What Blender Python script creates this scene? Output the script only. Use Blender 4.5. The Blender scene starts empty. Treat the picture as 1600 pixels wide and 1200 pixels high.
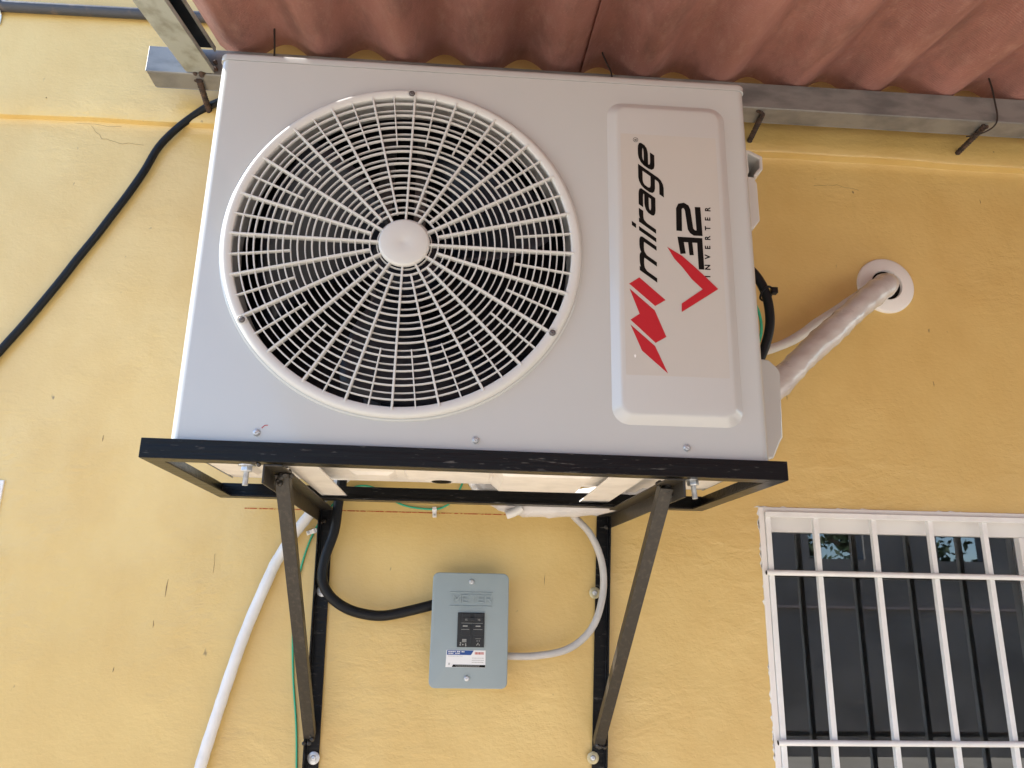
import bpy, bmesh, math, random
from mathutils import Vector as V, Matrix
from math import sin, cos, pi, radians
random.seed(4)
S = bpy.context.scene
# ------------------------------------------------------------ camera, sky, sun, exposure
yaw, pitch, roll, FPX, D = .0669, .2753, .0178, 1219.7, 1.6865
f = V((sin(yaw)*cos(pitch), cos(yaw)*cos(pitch), sin(pitch)))
r0 = V((cos(yaw), -sin(yaw), 0)); u0 = r0.cross(f)
rr = cos(roll)*r0 + sin(roll)*u0; uu = -sin(roll)*r0 + cos(roll)*u0
cam = bpy.data.objects.new('camera', bpy.data.cameras.new('camera'))
S.collection.objects.link(cam); S.camera = cam
m = Matrix((rr, uu, -f)).transposed().to_4x4(); m.translation = V((0, -D, 0)); cam.matrix_world = m
cam.data.sensor_width = 36; cam.data.lens = 36*FPX/1600; cam.data.clip_start = .02; cam.data.clip_end = 500
SUN_EL, SUN_AZ = radians(42), radians(-87)          # azimuth measured from +y (behind the wall) towards +x
sd = V((sin(SUN_AZ)*cos(SUN_EL), cos(SUN_AZ)*cos(SUN_EL), sin(SUN_EL)))
w = bpy.data.worlds.new('World'); S.world = w; w.use_nodes = True
nt = w.node_tree; sky = nt.nodes.new('ShaderNodeTexSky'); sky.sky_type = 'NISHITA'; sky.sun_disc = False
sky.sun_elevation = SUN_EL; sky.sun_rotation = SUN_AZ; sky.air_density = 1.0; sky.dust_density = .25; sky.ozone_density = 3.0; sky.altitude = 1500
nt.links.new(sky.outputs[0], nt.nodes['Background'].inputs[0]); nt.nodes['Background'].inputs[1].default_value = .15
sl = bpy.data.lights.new('sun', 'SUN'); sl.energy = 5.0; sl.angle = radians(.53); sl.color = (1, .965, .90)
so = bpy.data.objects.new('sun', sl); S.collection.objects.link(so)
so.rotation_euler = sd.to_track_quat('Z', 'Y').to_euler()
S.view_settings.view_transform = 'Standard'; S.view_settings.look = 'None'; S.view_settings.gamma = 1
S.view_settings.exposure = 1.5
GZ = -1.6                                            # ground level below the eye

# ------------------------------------------------------------ materials
def mat(name, col, rough=.5, metal=0., spec=.5, coat=0., var=0., vscale=8., col2=None, thr=(.4, .6), bump=0., bscale=60., bdet=6., stretch=(1, 1, 1), vstretch=None, **kw):
    M = bpy.data.materials.new(name); M.use_nodes = True; t = M.node_tree; N = t.nodes; L = t.links
    b = N['Principled BSDF']; b.inputs['Base Color'].default_value = (*col, 1)
    b.inputs['Roughness'].default_value = rough; b.inputs['Metallic'].default_value = metal
    b.inputs['Specular IOR Level'].default_value = spec; b.inputs['Coat Weight'].default_value = coat
    for k, v in kw.items(): b.inputs[k.replace('_', ' ')].default_value = v
    tc = N.new('ShaderNodeTexCoord')
    def noise(sc, det, st, ro=.55):
        mp = N.new('ShaderNodeMapping'); mp.inputs['Scale'].default_value = st
        L.new(tc.outputs['Object'], mp.inputs[0]); n = N.new('ShaderNodeTexNoise')
        n.inputs['Scale'].default_value = sc; n.inputs['Detail'].default_value = det; n.inputs['Roughness'].default_value = ro
        L.new(mp.outputs[0], n.inputs[0]); return n
    M['_'] = 0
    if col2 is not None or var:
        c2 = col2 if col2 is not None else tuple(max(0, c*(1-var)) for c in col)
        n = noise(vscale, 7, vstretch or stretch); rp = N.new('ShaderNodeMapRange')
        rp.inputs[1].default_value, rp.inputs[2].default_value = thr
        L.new(n.outputs[0], rp.inputs[0]); mx = N.new('ShaderNodeMix'); mx.data_type = 'RGBA'
        mx.inputs[6].default_value = (*col, 1); mx.inputs[7].default_value = (*c2, 1)
        L.new(rp.outputs[0], mx.inputs[0]); L.new(mx.outputs[2], b.inputs['Base Color'])
        rr_ = N.new('ShaderNodeMapRange'); rr_.inputs[3].default_value = rough; rr_.inputs[4].default_value = min(1, rough+.12)
        L.new(n.outputs[0], rr_.inputs[0]); L.new(rr_.outputs[0], b.inputs['Roughness'])
    if bump:
        n = noise(bscale, bdet, stretch); bp = N.new('ShaderNodeBump'); bp.inputs['Strength'].default_value = 1
        bp.inputs['Distance'].default_value = bump; L.new(n.outputs[0], bp.inputs['Height']); L.new(bp.outputs[0], b.inputs['Normal'])
    return M

def wall_material():
    M = mat('yellow_plaster_paint', (.62, .40, .125), rough=.4, spec=.8); t = M.node_tree; N = t.nodes; L = t.links; b = N['Principled BSDF']
    tc = N.new('ShaderNodeTexCoord')
    def nz(sc, det, st=(1, 1, 1), ro=.55, dist=0.):
        mp = N.new('ShaderNodeMapping'); mp.inputs['Scale'].default_value = st; L.new(tc.outputs['Object'], mp.inputs[0])
        n = N.new('ShaderNodeTexNoise'); n.inputs['Scale'].default_value = sc; n.inputs['Detail'].default_value = det
        n.inputs['Roughness'].default_value = ro; n.inputs['Distortion'].default_value = dist; L.new(mp.outputs[0], n.inputs[0]); return n
    def mr(src, a, b_, c=0., d=1.):
        q = N.new('ShaderNodeMapRange'); q.inputs[1].default_value = a; q.inputs[2].default_value = b_
        q.inputs[3].default_value = c; q.inputs[4].default_value = d; L.new(src, q.inputs[0]); return q.outputs[0]
    def mth(op, x, y):
        q = N.new('ShaderNodeMath'); q.operation = op
        for i, s in enumerate((x, y)):
            if isinstance(s, (int, float)): q.inputs[i].default_value = s
            else: L.new(s, q.inputs[i])
        return q.outputs[0]
    def mix(fac, a, b_):
        q = N.new('ShaderNodeMix'); q.data_type = 'RGBA'; L.new(fac, q.inputs[0])
        for i, s in ((6, a), (7, b_)):
            if isinstance(s, tuple): q.inputs[i].default_value = (*s, 1)
            else: L.new(s, q.inputs[i])
        return q.outputs[2]
    big = nz(1.6, 4); mid = nz(7, 6, (1, 1, .8)); fine = nz(95, 5, (1, 1, 1.6)); tro = nz(20, 6, (.75, 1, 1.5), .6, .3)
    c = mix(mr(big.outputs[0], .35, .65), (.695, .50, .185), (.655, .465, .167))
    c = mix(mr(mid.outputs[0], .38, .72, 0, .8), c, (.61, .41, .13))
    # specks of dirt and pits in the paint
    sp = nz(42, 2, (1, 1, .6)); c = mix(mr(sp.outputs[0], .74, .79, 0, .75), c, (.12, .08, .04))
    L.new(c, b.inputs['Base Color'])
    L.new(mr(mid.outputs[0], .3, .7, .28, .42), b.inputs['Roughness'])
    patch = mr(nz(2.3, 3).outputs[0], .45, .6)
    h = mth('ADD', mth('MULTIPLY', fine.outputs[0], .0011), mth('MULTIPLY', mth('MULTIPLY', tro.outputs[0], patch), .0055))
    h = mth('ADD', h, mth('MULTIPLY', mid.outputs[0], .006))
    bp = N.new('ShaderNodeBump'); bp.inputs['Strength'].default_value = .62; bp.inputs['Distance'].default_value = 1
    L.new(h, bp.inputs['Height']); L.new(bp.outputs[0], b.inputs['Normal']); return M

def roof_material():
    M = mat('red_fibre_cement', (.36, .16, .12), rough=.6, spec=.45); t = M.node_tree; N = t.nodes; L = t.links; b = N['Principled BSDF']
    tc = N.new('ShaderNodeTexCoord')
    def nz(sc, det, st=(1, 1, 1), ro=.6):
        mp = N.new('ShaderNodeMapping'); mp.inputs['Scale'].default_value = st; L.new(tc.outputs['Object'], mp.inputs[0])
        n = N.new('ShaderNodeTexNoise'); n.inputs['Scale'].default_value = sc; n.inputs['Detail'].default_value = det
        n.inputs['Roughness'].default_value = ro; L.new(mp.outputs[0], n.inputs[0]); return n.outputs[0]
    def mr(src, a, b_, c=0., d=1.):
        q = N.new('ShaderNodeMapRange'); q.inputs[1].default_value = a; q.inputs[2].default_value = b_
        q.inputs[3].default_value = c; q.inputs[4].default_value = d; L.new(src, q.inputs[0]); return q.outputs[0]
    def mix(fac, a, b_):
        q = N.new('ShaderNodeMix'); q.data_type = 'RGBA'; L.new(fac, q.inputs[0])
        for i, s in ((6, a), (7, b_)):
            if isinstance(s, tuple): q.inputs[i].default_value = (*s, 1)
            else: L.new(s, q.inputs[i])
        return q.outputs[2]
    c = mix(mr(nz(7, 6, (1, .16, 1)), .34, .66), (.46, .215, .18), (.31, .14, .118))
    c = mix(mr(nz(40, 6, (1, .3, 1), .7), .5, .75, 0, .5), c, (.50, .30, .25))
    c = mix(mr(nz(190, 3), .60, .72, 0, .5), c, (.56, .32, .26))
    c = mix(mr(nz(9, 5, (1, .4, 1), .7), .50, .72, 0, .6), c, (.15, .08, .07))
    L.new(c, b.inputs['Base Color'])
    wv = N.new('ShaderNodeTexWave'); wv.wave_type = 'BANDS'; wv.bands_direction = 'Y'; wv.inputs['Scale'].default_value = 52
    wv.inputs['Distortion'].default_value = 2.2; wv.inputs['Detail'].default_value = 3; wv.inputs['Detail Scale'].default_value = 3
    L.new(tc.outputs['Object'], wv.inputs[0])
    a = N.new('ShaderNodeMath'); a.operation = 'MULTIPLY_ADD'; L.new(wv.outputs[1], a.inputs[0]); a.inputs[1].default_value = .0006
    n2 = N.new('ShaderNodeMath'); n2.operation = 'MULTIPLY'; L.new(nz(150, 5), n2.inputs[0]); n2.inputs[1].default_value = .0022
    L.new(n2.outputs[0], a.inputs[2]); bp = N.new('ShaderNodeBump'); bp.inputs['Strength'].default_value = .6; bp.inputs['Distance'].default_value = 1
    L.new(a.outputs[0], bp.inputs['Height']); L.new(bp.outputs[0], b.inputs['Normal']); return M

M = dict(
 wall=wall_material(), roof=roof_material(),
 white=mat('white_painted_sheet', (.475, .488, .480), rough=.30, spec=.5, coat=.8, Coat_Roughness=.10, bump=.0005, bscale=4, bdet=2),
 label=mat('white_badge_sheet', (.49, .488, .475), rough=.3, spec=.5, coat=.6, Coat_Roughness=.12),
 film=mat('clear_film', (.485, .462, .425), rough=.3, spec=.5, coat=.6, Coat_Roughness=.12),
 plastic=mat('cream_plastic', (.58, .575, .55), rough=.38),
 pan=mat('cream_base_sheet', (.84, .80, .75), rough=.45, var=.1, vscale=20),
 galvpan=mat('shroud_sheet', (.60, .57, .53), rough=.45, metal=.0, var=.15, vscale=30),
 dark=mat('coil_and_shade_dark', (.020, .020, .026), rough=.5, metal=.3, bump=.001, bscale=300, stretch=(1, 1, .02)),  # coil fins, and the liner darkened in place of interior shade
 fan=mat('black_fan_plastic', (.013, .015, .024), rough=.35),
 motor=mat('grey_motor_bracket', (.16, .15, .15), rough=.4, metal=.7, var=.2),
 black=mat('black_painted_steel', (.007, .007, .008), rough=.24, spec=.2, col2=(.20, .19, .17), thr=(.62, .86), vscale=230, vstretch=(.16, 1, 1.0), bump=.0012, bscale=60, stretch=(.12, 1, 2.0)),
 brown=mat('brown_black_steel', (.020, .017, .014), rough=.36, spec=.5, col2=(.07, .058, .045), thr=(.50, .85), vscale=140, vstretch=(1, 1, .25), bump=.0006, bscale=60),
 galv=mat('galvanised_steel', (.28, .275, .265), rough=.42, metal=.35, col2=(.17, .17, .17), thr=(.42, .66), vscale=14, vstretch=(.7, 1, 2), bump=.0008, bscale=40),
 galvl=mat('galvanised_flange', (.40, .42, .39), rough=.5, metal=.2, col2=(.24, .24, .20), thr=(.45, .65), vscale=22, vstretch=(1, .6, 1), bump=.001, bscale=30),
 dark_blue=mat('dark_blue_sheet', (.015, .02, .028), rough=.5, col2=(.05, .05, .055), thr=(.5, .75), vscale=20),
 rust=mat('rusty_rebar', (.085, .05, .035), rough=.8, col2=(.03, .022, .02), vscale=60, bump=.001, bscale=120),
 wire=mat('rusty_wire', (.05, .04, .035), rough=.6, metal=.5),
 rubber=mat('black_rubber', (.007, .008, .010), rough=.4, spec=.22, bump=.0003, bscale=300),
 cgrey=mat('grey_cable_sheath', (.50, .48, .46), rough=.4, var=.12, vscale=30),
 tape=mat('white_wrap_tape', (.60, .58, .575), rough=.22, spec=.7, coat=.4, col2=(.46, .415, .395), thr=(.45, .7), vscale=12, bump=.0028, bscale=26, bdet=5, stretch=(.6, .6, 1.4)),
 hose=mat('white_hose', (.74, .73, .71), rough=.45, var=.08, vscale=20),
 green=mat('green_wire', (.03, .38, .22), rough=.4),
 box=mat('grey_enamel', (.265, .32, .34), rough=.4, spec=.5, var=.05, vscale=6),
 boxd=mat('black_phenolic', (.012, .013, .014), rough=.38),
 mark=mat('off_white_marking', (.34, .34, .32), rough=.5),
 zinc=mat('zinc_plated', (.66, .68, .70), rough=.3, metal=.6, var=.3, vscale=120),
 brass=mat('yellow_zinc', (.58, .52, .33), rough=.35, metal=.6, var=.25, vscale=90),
 red=mat('red_vinyl', (.42, .012, .022), rough=.35),
 ink=mat('black_vinyl', (.004, .0035, .003), rough=.6, spec=.15),
 blue=mat('blue_print', (.012, .06, .24), rough=.4),
 redp=mat('red_print', (.45, .12, .10), rough=.4),
 paper=mat('white_sticker', (.74, .74, .74), rough=.45),
 wframe=mat('white_window_paint', (.82, .82, .81), rough=.42, var=.07, vscale=25, bump=.0006, bscale=80),
 wal=mat('white_aluminium', (.80, .78, .76), rough=.35),
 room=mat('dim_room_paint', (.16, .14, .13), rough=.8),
 teal=mat('teal_cloth', (.02, .30, .45), rough=.8, bump=.003, bscale=30),
 chalk=mat('red_chalk', (.42, .09, .03), rough=.9, col2=(.62, .40, .12), thr=(.5, .6), vscale=180),
 scuff=mat('scuffed_paint', (.24, .17, .085), rough=.9),
 ground=mat('sandy_concrete', (.60, .53, .44), rough=.85, col2=(.50, .44, .36), vscale=2, bump=.004, bscale=30),
 far=mat('grey_rendered_wall', (.34, .31, .28), rough=.9, var=.3, vscale=1.5),
 farlight=mat('pale_fascia', (.5, .4, .36), rough=.7),
 leaf=mat('tree_leaf', (.05, .09, .025), rough=.6, var=.5, vscale=3),
 bark=mat('tree_bark', (.08, .06, .045), rough=.9, bump=.01, bscale=20),
 sleeve=mat('white_pvc_flange', (.80, .78, .76), rough=.35),
)
g = bpy.data.materials.new('window_glass'); g.use_nodes = True; n_ = g.node_tree.nodes; l_ = g.node_tree.links
n_.clear(); go = n_.new('ShaderNodeOutputMaterial'); gm = n_.new('ShaderNodeMixShader'); gt = n_.new('ShaderNodeBsdfTransparent'); gg = n_.new('ShaderNodeBsdfGlossy')
gt.inputs[0].default_value = (.62, .62, .62, 1); gg.inputs['Roughness'].default_value = .012; gg.inputs[0].default_value = (.9, .95, 1, 1)
fr = n_.new('ShaderNodeFresnel'); fr.inputs[0].default_value = 1.95
l_.new(fr.outputs[0], gm.inputs[0]); l_.new(gt.outputs[0], gm.inputs[1]); l_.new(gg.outputs[0], gm.inputs[2]); l_.new(gm.outputs[0], go.inputs[0])
M['glass'] = g

# ------------------------------------------------------------ object helpers
def tag(o, label, cat, group=None, kind=None):
    o['label'] = label; o['category'] = cat
    if group: o['group'] = group
    if kind: o['kind'] = kind
    return o
def thing(name, label, cat, loc, group=None):
    o = bpy.data.objects.new(name, None); S.collection.objects.link(o); o.location = loc; o.empty_display_size = .05
    return tag(o, label, cat, group)
class MB:
    def __init__(s): s.v = []; s.f = []; s.sm = []
    def add(s, vs, fs, smooth=True):
        k = len(s.v); s.v += [tuple(p) for p in vs]
        for q in fs: s.f.append([k+i for i in q]); s.sm.append(smooth)
        return s
    def box(s, x0, x1, y0, y1, z0, z1):
        return s.add([(x, y, z) for x in (x0, x1) for y in (y0, y1) for z in (z0, z1)],
                     [(0, 1, 3, 2), (4, 6, 7, 5), (0, 4, 5, 1), (2, 3, 7, 6), (0, 2, 6, 4), (1, 5, 7, 3)])
    def sweep(s, p0, p1, a, b, poly):                # polygon in (a,b) swept from p0 to p1
        p0, p1, a, b = V(p0), V(p1), V(a), V(b); n = len(poly)
        vs = [p0+a*x+b*y for x, y in poly]+[p1+a*x+b*y for x, y in poly]
        fs = [(i, (i+1) % n, n+(i+1) % n, n+i) for i in range(n)]+[tuple(range(n))[::-1], tuple(range(n, 2*n))]
        return s.add(vs, fs)
    def angle(s, p0, p1, a, b, w1, w2=None, t=.003):
        w2 = w2 or w1
        return s.sweep(p0, p1, a, b, [(0, 0), (w1, 0), (w1, t), (t, t), (t, w2), (0, w2)])
    def tube(s, pts, r, seg=16, sub=8, smooth=True, rf=None, cap=True):
        P = [V(p) for p in pts]
        if smooth and len(P) > 2:
            Q = []
            for i in range(len(P)-1):
                a = P[max(i-1, 0)]; b = P[i]; c = P[i+1]; d = P[min(i+2, len(P)-1)]
                for j in range(sub):
                    t = j/sub; Q.append(.5*((2*b)+(c-a)*t+(2*a-5*b+4*c-d)*t*t+(3*b-a-3*c+d)*t**3))
            Q.append(P[-1]); P = Q
        vs = []; fs = []; T = (P[1]-P[0]).normalized(); n = T.orthogonal().normalized(); L = 0
        for i, p in enumerate(P):
            T2 = ((P[min(i+1, len(P)-1)]-P[max(i-1, 0)])).normalized(); n = (n-T2*n.dot(T2)).normalized(); bb = T2.cross(n)
            if i: L += (p-P[i-1]).length
            for k in range(seg):
                th = 2*pi*k/seg; q = rf(L, th) if rf else r
                vs.append(p+(n*cos(th)+bb*sin(th))*q)
        for i in range(len(P)-1):
            for k in range(seg): fs.append((i*seg+k, i*seg+(k+1) % seg, (i+1)*seg+(k+1) % seg, (i+1)*seg+k))
        if cap: fs += [tuple(range(seg))[::-1], tuple(range((len(P)-1)*seg, len(P)*seg))]
        return s.add(vs, fs)
    def lathe(s, c, ax, prof, seg=32, closed=False, phase=0., cap=True):   # prof: (radius, height along ax)
        c, ax = V(c), V(ax).normalized(); a = ax.orthogonal().normalized(); b = ax.cross(a); n = len(prof)
        vs = [c+ax*h+(a*cos(2*pi*k/seg+phase)+b*sin(2*pi*k/seg+phase))*r for r, h in prof for k in range(seg)]
        fs = [(i*seg+k, i*seg+(k+1) % seg, ((i+1) % n)*seg+(k+1) % seg, ((i+1) % n)*seg+k) for i in range(n if closed else n-1) for k in range(seg)]
        if not closed and cap:
            if prof[0][0] > 1e-6: fs.append(tuple(range(seg))[::-1])
            if prof[-1][0] > 1e-6: fs.append(tuple(range((n-1)*seg, n*seg)))
        return s.add(vs, fs)
    def loops(s, Ls, cap0=False, cap1=False):        # stacked closed loops
        n = len(Ls[0]); vs = [p for l in Ls for p in l]
        fs = [(i*n+k, i*n+(k+1) % n, (i+1)*n+(k+1) % n, (i+1)*n+k) for i in range(len(Ls)-1) for k in range(n)]
        if cap0: fs.append(tuple(range(n))[::-1])
        if cap1: fs.append(tuple(range((len(Ls)-1)*n, len(Ls)*n)))
        return s.add(vs, fs)
    def prism_y(s, poly, y0, y1):                    # polygon (x,z) extruded along y
        return s.sweep((0, y0, 0), (0, y1, 0), (1, 0, 0), (0, 0, 1), poly)
    def build(s, name, m_, parent=None, bevel=0., ang=35, label=None):
        me = bpy.data.meshes.new(name); me.from_pydata(s.v, [], s.f)
        bm = bmesh.new(); bm.from_mesh(me); bmesh.ops.recalc_face_normals(bm, faces=bm.faces); bm.to_mesh(me); bm.free()
        me.materials.append(M[m_]); o = bpy.data.objects.new(name, me); S.collection.objects.link(o)
        for p in me.polygons: p.use_smooth = True
        me.set_sharp_from_angle(angle=radians(ang))
        if parent is not None:
            o.parent = parent; t = Matrix(); q = parent
            while q: t = Matrix.Translation(-q.location) @ t if q.type == 'EMPTY' else t; q = q.parent
            if parent.type == 'EMPTY': o.matrix_parent_inverse = Matrix.Translation(-parent.location)
            else: o.matrix_parent_inverse = Matrix()
        if bevel:
            b = o.modifiers.new('bevel', 'BEVEL'); b.width = bevel; b.segments = 2; b.limit_method = 'ANGLE'; b.angle_limit = radians(40); b.harden_normals = True
        if label: o['label'] = label
        return o
def top(o, label, cat, group=None): return tag(o, label, cat, group)
def rrect(x0, x1, z0, z1, r, n=6):
    out = []
    for cx, cz, a0 in ((x1-r, z0+r, -90), (x1-r, z1-r, 0), (x0+r, z1-r, 90), (x0+r, z0+r, 180)):
        for k in range(n+1):
            a = radians(a0+90*k/n); out.append((cx+r*cos(a), cz+r*sin(a)))
    return out
def stroke(pts, wd):                                 # mitred thick polyline -> polygon
    P = [V((x, z)) for x, z in pts]; Lf, Rt = [], []
    for i, p in enumerate(P):
        d1 = (p-P[i-1]).normalized() if i else (P[1]-p).normalized(); d2 = (P[i+1]-p).normalized() if i < len(P)-1 else d1
        n1 = V((-d1.y, d1.x)); n2 = V((-d2.y, d2.x)); mm = (n1+n2).normalized(); k = wd/2/max(.5, mm.dot(n1))
        Lf.append(p+mm*k); Rt.append(p-mm*k)
    return [tuple(q) for q in Lf+Rt[::-1]]
def ribbon(b, pts, wd, y, tf=lambda p: p):
    pl = stroke(pts, wd); n = len(pl)//2; Lf = [tf(p) for p in pl[:n]]; Rt = [tf(p) for p in pl[n:][::-1]]
    vs = [(p[0], yy, p[1]) for yy in (y-.0002, y+.0001) for p in Lf+Rt]; fs = []
    for i in range(n-1): fs += [(i, i+1, n+i+1, n+i), (2*n+i, 3*n+i, 3*n+i+1, 2*n+i+1), (i, 2*n+i, 2*n+i+1, i+1), (n+i, n+i+1, 3*n+i+1, 3*n+i)]
    fs += [(0, n, 3*n, 2*n), (n-1, 3*n-1, 4*n-1, 2*n-1)]
    b.add(vs, fs)
def text_obj(name, body, m_, parent, Mx, size=1., shear=0., offset=0., extrude=.0002, align='LEFT', sx=1., spacing=1.):
    c = bpy.data.curves.new(name, 'FONT'); c.body = body; c.size = size; c.shear = shear; c.offset = offset; c.extrude = extrude
    c.align_x = align; c.space_character = spacing
    t = bpy.data.objects.new(name, c); S.collection.objects.link(t); bpy.context.view_layer.update()
    me = bpy.data.meshes.new_from_object(t.evaluated_get(bpy.context.evaluated_depsgraph_get()))
    bpy.data.objects.remove(t); me.transform(Matrix.Diagonal((sx, 1, 1, 1))); me.transform(Mx); me.materials.clear(); me.materials.append(M[m_])
    for p in me.polygons: p.material_index = 0; p.use_smooth = False
    o = bpy.data.objects.new(name, me); S.collection.objects.link(o)
    if parent:
        o.parent = parent
        if parent.type == 'EMPTY': o.matrix_parent_inverse = Matrix.Translation(-parent.location)
    return o
def screw(parent, p, ax=(0, -1, 0), r=.006, m_='zinc', washer=0., name='screw', wm=None):
    b = MB()
    b.lathe(p, ax, [(r, 0), (r*.95, r*.35), (r*.7, r*.62), (r*.30, r*.70), (.0001, r*.45)], 20)
    o = b.build(name, m_, parent)
    if washer:
        MB().lathe(V(p)-V(ax)*.0, ax, [(washer, -.0008), (washer, .0008), (washer*.9, .0013), (r*.8, .0014), (r*.8, -.0008)], 28, closed=True).build('washer', wm or m_, o)
    return o

# ------------------------------------------------------------ setting
gnd = MB().add([(-150, -150, GZ), (150, -150, GZ), (150, 150, GZ), (-150, 150, GZ)], [(0, 1, 2, 3)]).build('ground', 'ground'); gnd['kind'] = 'structure'

# ------------------------------------------------------------ house
house = thing('house', 'yellow plastered house wall with a raised band along its top, behind the air conditioner', 'house', (0, .1, GZ))
WT = .16                                            # wall thickness
RW = (.6607, 1.90, -.80, .2164); LW = (-2.10, -.9385, -.80, .2300)
b = MB()
def slab(x0, x1, z0, z1): b.add([(x0, 0, z0), (x1, 0, z0), (x1, 0, z1), (x0, 0, z1)], [(0, 1, 2, 3)])
ZT = 1.0885
xs = [-4.5, LW[0], LW[1], RW[0], RW[1], 6.5]
for i in range(5):
    x0, x1 = xs[i], xs[i+1]
    if i in (1, 3):
        q = LW if i == 1 else RW
        slab(x0, x1, GZ, q[2]); slab(x0, x1, q[3], ZT-.02)
    else: slab(x0, x1, GZ, ZT-.02)
for q in (LW, RW):                                   # reveals
    x0, x1, z0, z1 = q
    b.add([(x0, 0, z0), (x1, 0, z0), (x1, 0, z1), (x0, 0, z1), (x0, WT, z0), (x1, WT, z0), (x1, WT, z1), (x0, WT, z1)],
          [(0, 1, 5, 4), (1, 2, 6, 5), (2, 3, 7, 6), (3, 0, 4, 7)])
# upper band: wavy hand-finished plaster ledge, parapet, back
NX = 260; rows = []
for i in range(NX+1):
    x = -4.5+11*i/NX
    wv = .0028*sin(x*2.1+.5)+.0018*sin(x*7.3+1)+.0008*sin(x*19)+.0006*random.uniform(-1, 1)
    dp = -.024-.0045*max(-1, min(1, x))+.0018*sin(x*5.2)+.0006*sin(x*23)
    rows.append([(x, 0, ZT-.02), (x, -.0004, ZT-.006+wv), (x, -.0025, ZT-.0015+wv), (x, dp*.45, ZT+wv*1.1), (x, dp*.88, ZT+.0012+wv), (x, dp, ZT+.007+wv*.8), (x, -.024, ZT+.045), (x, -.022, 1.62), (x, .16, 1.62), (x, .16, GZ)])
nr = len(rows[0]); b.add([p for r_ in rows for p in r_], [(i*nr+k, (i+1)*nr+k, (i+1)*nr+k+1, i*nr+k+1) for i in range(NX) for k in range(nr-2)])
wall = b.build('plaster_wall', 'wall', house, ang=50)
# roof slab / rear wall so that the rooms are dark
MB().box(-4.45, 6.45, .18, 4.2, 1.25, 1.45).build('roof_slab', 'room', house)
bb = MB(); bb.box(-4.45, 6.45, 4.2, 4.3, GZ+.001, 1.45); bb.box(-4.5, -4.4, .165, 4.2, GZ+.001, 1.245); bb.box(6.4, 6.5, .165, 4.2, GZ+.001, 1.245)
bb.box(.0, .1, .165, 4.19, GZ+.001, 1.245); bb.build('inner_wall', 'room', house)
# chalk line, scuffs
MB().box(-.4458, .1042, -.0006, .001, .1842, .1864).build('chalk_line', 'chalk', house)
b = MB()
for x, z, h, wd in [(-.5838, .02, .036, .0016), (-.756, .325, .014, .0012), (-.5995, -.05, .014, .0012), (-.6647, -.137, .010, .0012), (-.4943, .071, .04, .0006), (.189, .052, .026, .0010), (1.2918, 1.0, .012, .0014), (1.104, .5145, .014, .0014), (.7472, .47, .014, .0014), (.72, .40, .010, .001), (.705, 1.03, .003, .002), (.71, 1.07, .003, .002), (1.33, 1.13, .003, .004), (-1.0, 1.13, .003, .002)]:
    zz = -.0245 if z > 1.1 else 0
    t = random.uniform(-.12, .12)*h; b = MB()
    b.prism_y([(x-wd*.3, z-h/2), (x+wd*.5, z-h*.1), (x+t+wd*.2, z+h/2), (x+t, z+h*.45), (x-wd*.6, z+h*.05)], zz-.0007, zz+.001); b.build('scuff_mark', 'scuff', house)
# hairline cracks under the ledge
def crack(p, y=-.0004):
    pp = []
    for i in range(len(p)-1):
        for j in range(5):
            t = j/5; pp.append((p[i][0]+(p[i+1][0]-p[i][0])*t, y, p[i][1]+(p[i+1][1]-p[i][1])*t+random.uniform(-.0025, .0025)))
    MB().tube(pp, .00035, 5, 2).build('hairline_crack', 'scuff', house)
crack([(-.90, 1.078), (-.87, 1.045), (-.82, 1.035), (-.76, 1.03)]); crack([(-1.2, 1.083), (-.95, 1.08), (-.8, 1.079)])
crack([(.86, 1.02), (.92, 1.025), (.99, 1.01)])

def window(q, bars_x, bars_z, stile=None, label=None):
    x0, x1, z0, z1 = q
    e = bpy.data.objects.new('window', None); S.collection.objects.link(e); e.parent = house; e.matrix_parent_inverse = Matrix.Translation(-house.location)
    e['label'] = label
    def bld(mb, n, m_, **k):
        o = mb.build(n, m_, None, **k); o.parent = e; o.matrix_parent_inverse = Matrix.Translation(-house.location) if False else Matrix(); return o
    b = MB(); t = .012                                # outer welded frame, flush with the plaster
    b.box(x0, x0+t, -.004, .03, z0, z1); b.box(x1-t, x1, -.004, .03, z0, z1); b.box(x0+t, x1-t, -.0035, .03, z1-t, z1); b.box(x0+t, x1-t, -.0035, .03, z0, z0+t)
    b.box(x0+.012, x0+.03, .030, .06, z0, z1); b.box(x1-.03, x1-.012, .03, .06, z0, z1); b.box(x0+.03, x1-.03, .031, .06, z1-.05, z1-.012); b.box(x0+.03, x1-.03, .03, .06, z0+.01, z0+.05)
    if stile: b.box(stile, stile+.03, .029, .055, z0+.05, z1-.05)
    bld(b, 'window_frame', 'wal', bevel=.0012)
    bld(MB().add([(x0+.028, .047, z0+.045), (x1-.028, .047, z0+.045), (x1-.028, .047, z1-.045), (x0+.028, .047, z1-.045)], [(0, 1, 2, 3)]), 'window_glass', 'glass')
    b = MB(); gx0 = x0+.0135
    for x in bars_x: b.box(x-.0056, x+.0056, -.008, .0045, z0+.012, z1-.013)
    bt = .0058
    b.box(gx0-.002, x1-.012, -.0125, -.0081, z1-.0225, z1-.0105)
    for z in bars_z: b.tube([(x0+.004, -.0135, z), (x1-.004, -.0135, z)], bt, 14, smooth=False)
    bld(b, 'window_bars', 'wframe', bevel=.001)
    for z in bars_z: bld(MB().lathe((x0+.0038, -.0135, z), (-1, 0, 0), [(.0001, 0), (.0048, .0003), (.0001, .0006)], 14), 'bar_end_hole', 'ink')
    return e
window(RW, [.6790, .7865, .9176, 1.0473, 1.1724, 1.30, 1.43, 1.56, 1.69, 1.82], [.0753, -.2599, -.60], stile=1.276, label='barred window at the lower right')
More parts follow.
